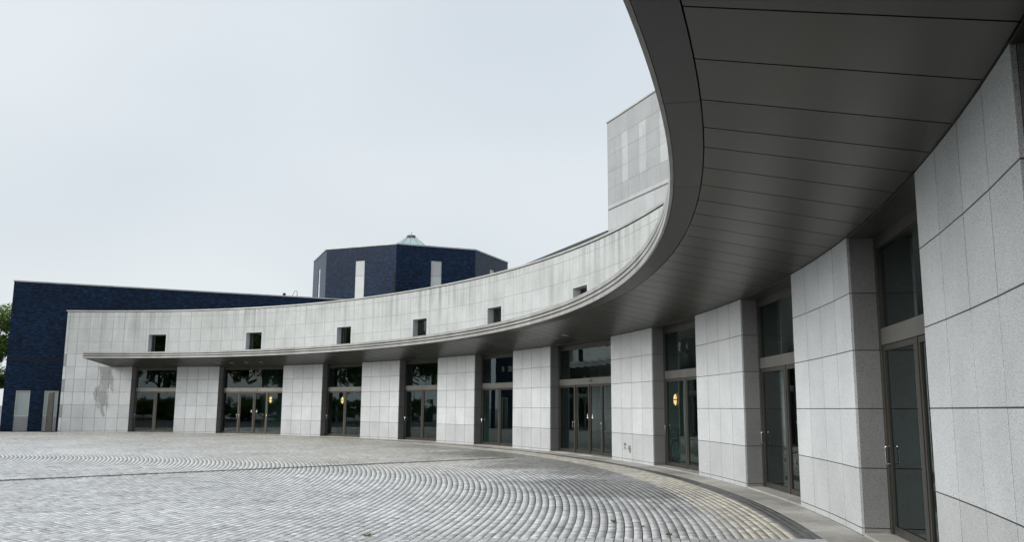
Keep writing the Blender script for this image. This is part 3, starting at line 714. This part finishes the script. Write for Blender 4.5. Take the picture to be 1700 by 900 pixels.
mb = MB(); mb.tube([(.18, 0, .83), (.28, 0, .85), (.36, 0, .84), (.46, 0, .83)], [.04, .085, .06, .02], 8); mb.tube([(.33, 0, .74), (.31, 0, .84)], .012, 6); mb.build('saddle', 'black_rubber', BK, True)
mb = MB()
for z_ in (.66, .75, .84, .93):
    f = .85+.15*(z_-.66)/.27; x0, x1, y = 1.10-.16*f, 1.10+.16*f, .18*f; mb.tube([(x0, -y, z_), (x1, -y, z_), (x1, y, z_), (x0, y, z_)], .006, 5, True)
for k in range(6):
    t_ = -.15+.06*k
    for s_ in (-1, 1): mb.tube([(1.10+t_*.85, s_*.153, .66), (1.10+t_, s_*.18, .93)], .004, 4)
mb.build('basket', 'post_metal', BK)
# bench in the lobby
bb = Vector(W(34.6, -1.6, .012)); bn = empty('lobby_bench', None, bb, 34.6/R+PI/2, label='pale topped bench standing inside behind a narrow glass door', category='bench')
mb = MB(); mb.box(-.75, .75, -.2, .2, .42, .47); mb.build('seat', 'white_paint', bn)
for s_ in (-1, 1):
    mb = MB(); mb.box(s_*.55-.03, s_*.55+.03, -.17, .17, 0, .42); mb.build('leg', 'frame_metal', bn)

# ------------------------------------------------------------------ trees
def make_tree(seed, H, cw, leaves, ls):
    rg = np.random.default_rng(seed); rd = random.Random(seed)
    tb = MB(); top = H*.42
    tb.tube([(0, 0, -.05), (.05, .02, H*.12), (-.04, .06, H*.28), (.02, 0, top), (.1, .05, H*.8)], [.26, .2, .17, .14, .03], 9)
    cl = []
    for k in range(15):
        an = k*2.4+rd.uniform(-.3, .3); z0 = H*rd.uniform(.25, .6); ln = cw*rd.uniform(.5, .95); z1 = z0+H*rd.uniform(.08, .3)
        m = (ln*.5*math.cos(an), ln*.5*math.sin(an), z0+(z1-z0)*.35); e = (ln*math.cos(an), ln*math.sin(an), z1)
        tb.tube([(0, 0, z0), m, e], [.09, .06, .015], 6); cl += [(e, rd.uniform(.8, 1.35)), (((m[0]+e[0])/2, (m[1]+e[1])/2, (m[2]+e[2])/2+.4), rd.uniform(.7, 1.1))]
    for k in range(12):
        an = rd.uniform(0, 2*PI); r = cw*rd.uniform(0, .55); cl.append(((r*math.cos(an), r*math.sin(an), H*rd.uniform(.62, .93)), rd.uniform(.8, 1.4)))
    per = leaves//len(cl); C = np.array([c for c, _ in cl]); RR = np.array([r for _, r in cl])*cw/3.4
    c = np.repeat(C, per, 0); r = np.repeat(RR, per); n = len(c)
    d = rg.normal(size=(n, 3)); d /= np.linalg.norm(d, axis=1)[:, None]; rad_ = r*rg.uniform(.35, 1.08, n)**.6
    p = c+d*rad_[:, None]*np.array([1, 1, .75]); nrm = d*.7+rg.normal(size=(n, 3))*.6+np.array([0, 0, .35]); nrm /= np.linalg.norm(nrm, axis=1)[:, None]
    tx = np.cross(nrm, rg.normal(size=(n, 3))); tx /= np.linalg.norm(tx, axis=1)[:, None]; ty = np.cross(nrm, tx); s_ = ls*rg.uniform(.6, 1.3, n)[:, None]
    V = np.stack([p-tx*s_, p-ty*s_*.55, p+tx*s_, p+ty*s_*.55], 1)
    return tb, V
variants = []
for sd_, H, cw, lv, ls in ((3, 9.5, 3.6, 15000, .13), (8, 10.5, 4.0, 9000, .14)):
    tb, V_ = make_tree(sd_, H, cw, lv, ls)
    tm = bpy.data.meshes.new('trunk'); tm.from_pydata(tb.v, [], tb.f); tm.materials.append(MATS['bark']); tm.shade_smooth()
    cm = bpy.data.meshes.new('crown'); n = len(V_); cm.vertices.add(n*4); cm.vertices.foreach_set('co', V_.reshape(-1).astype(np.float32)); cm.loops.add(n*4); cm.loops.foreach_set('vertex_index', np.arange(n*4, dtype=np.int32))
    cm.polygons.add(n); cm.polygons.foreach_set('loop_start', (np.arange(n)*4).astype(np.int32)); cm.update(calc_edges=True); cm.materials.append(MATS['leaf']); variants.append((tm, cm))
def tree(x, y, s, rz_, v, label, group='trees across the plaza'):
    r = empty('broadleaf_tree', None, (x, y, -.05), rz_, label=label, category='tree', group=group); r.scale = (s, s, s)
    link(bpy.data.objects.new('trunk', variants[v][0]), r); link(bpy.data.objects.new('crown', variants[v][1]), r)
tree(-39.0, 62.3, 1.02, .4, 0, 'green leafy tree half hidden behind the left edge of the brick building', 'trees beside the brick building')
tree(-36.9, 60.5, .66, 2.1, 0, 'low green tree at the left border beside the brick building', 'trees beside the brick building')
TX = [(-66, 34), (-70, 27), (-67, 19), (-72, 12), (-66, 5), (-71, -3), (-64, -10), (-58, -17), (-48, -22),
      (-62, 40), (-68, 46), (-63, 51), (-70, 56), (-66, 62), (-74, 66), (-76, 40), (-78, 30), (-79, 18), (-78, 52), (-77, 6)]
for k, (x, y) in enumerate(TX):
    tree(x, y, random.uniform(1.15, 1.5), random.uniform(0, 6), k % 2, 'leafy tree across the plaza, mirrored dark in the glass of the far doors')
for k in range(16):  # out-of-view shrubs, added to darken the low reflections in the far doors
    x, y = -60-3*(k % 3)+random.uniform(-1, 1), -14+5.0*k
    r = empty('shrub', None, (x, y, -1.3), k*1.7, label='rounded leafy shrub added under the trees across the plaza to darken the far door glass', category='shrub', group='added shrubs across the plaza'); r.scale = (1.0, 1.0, .42)
    link(bpy.data.objects.new('crown', variants[k % 2][1]), r); link(bpy.data.objects.new('trunk', variants[k % 2][0]), r)
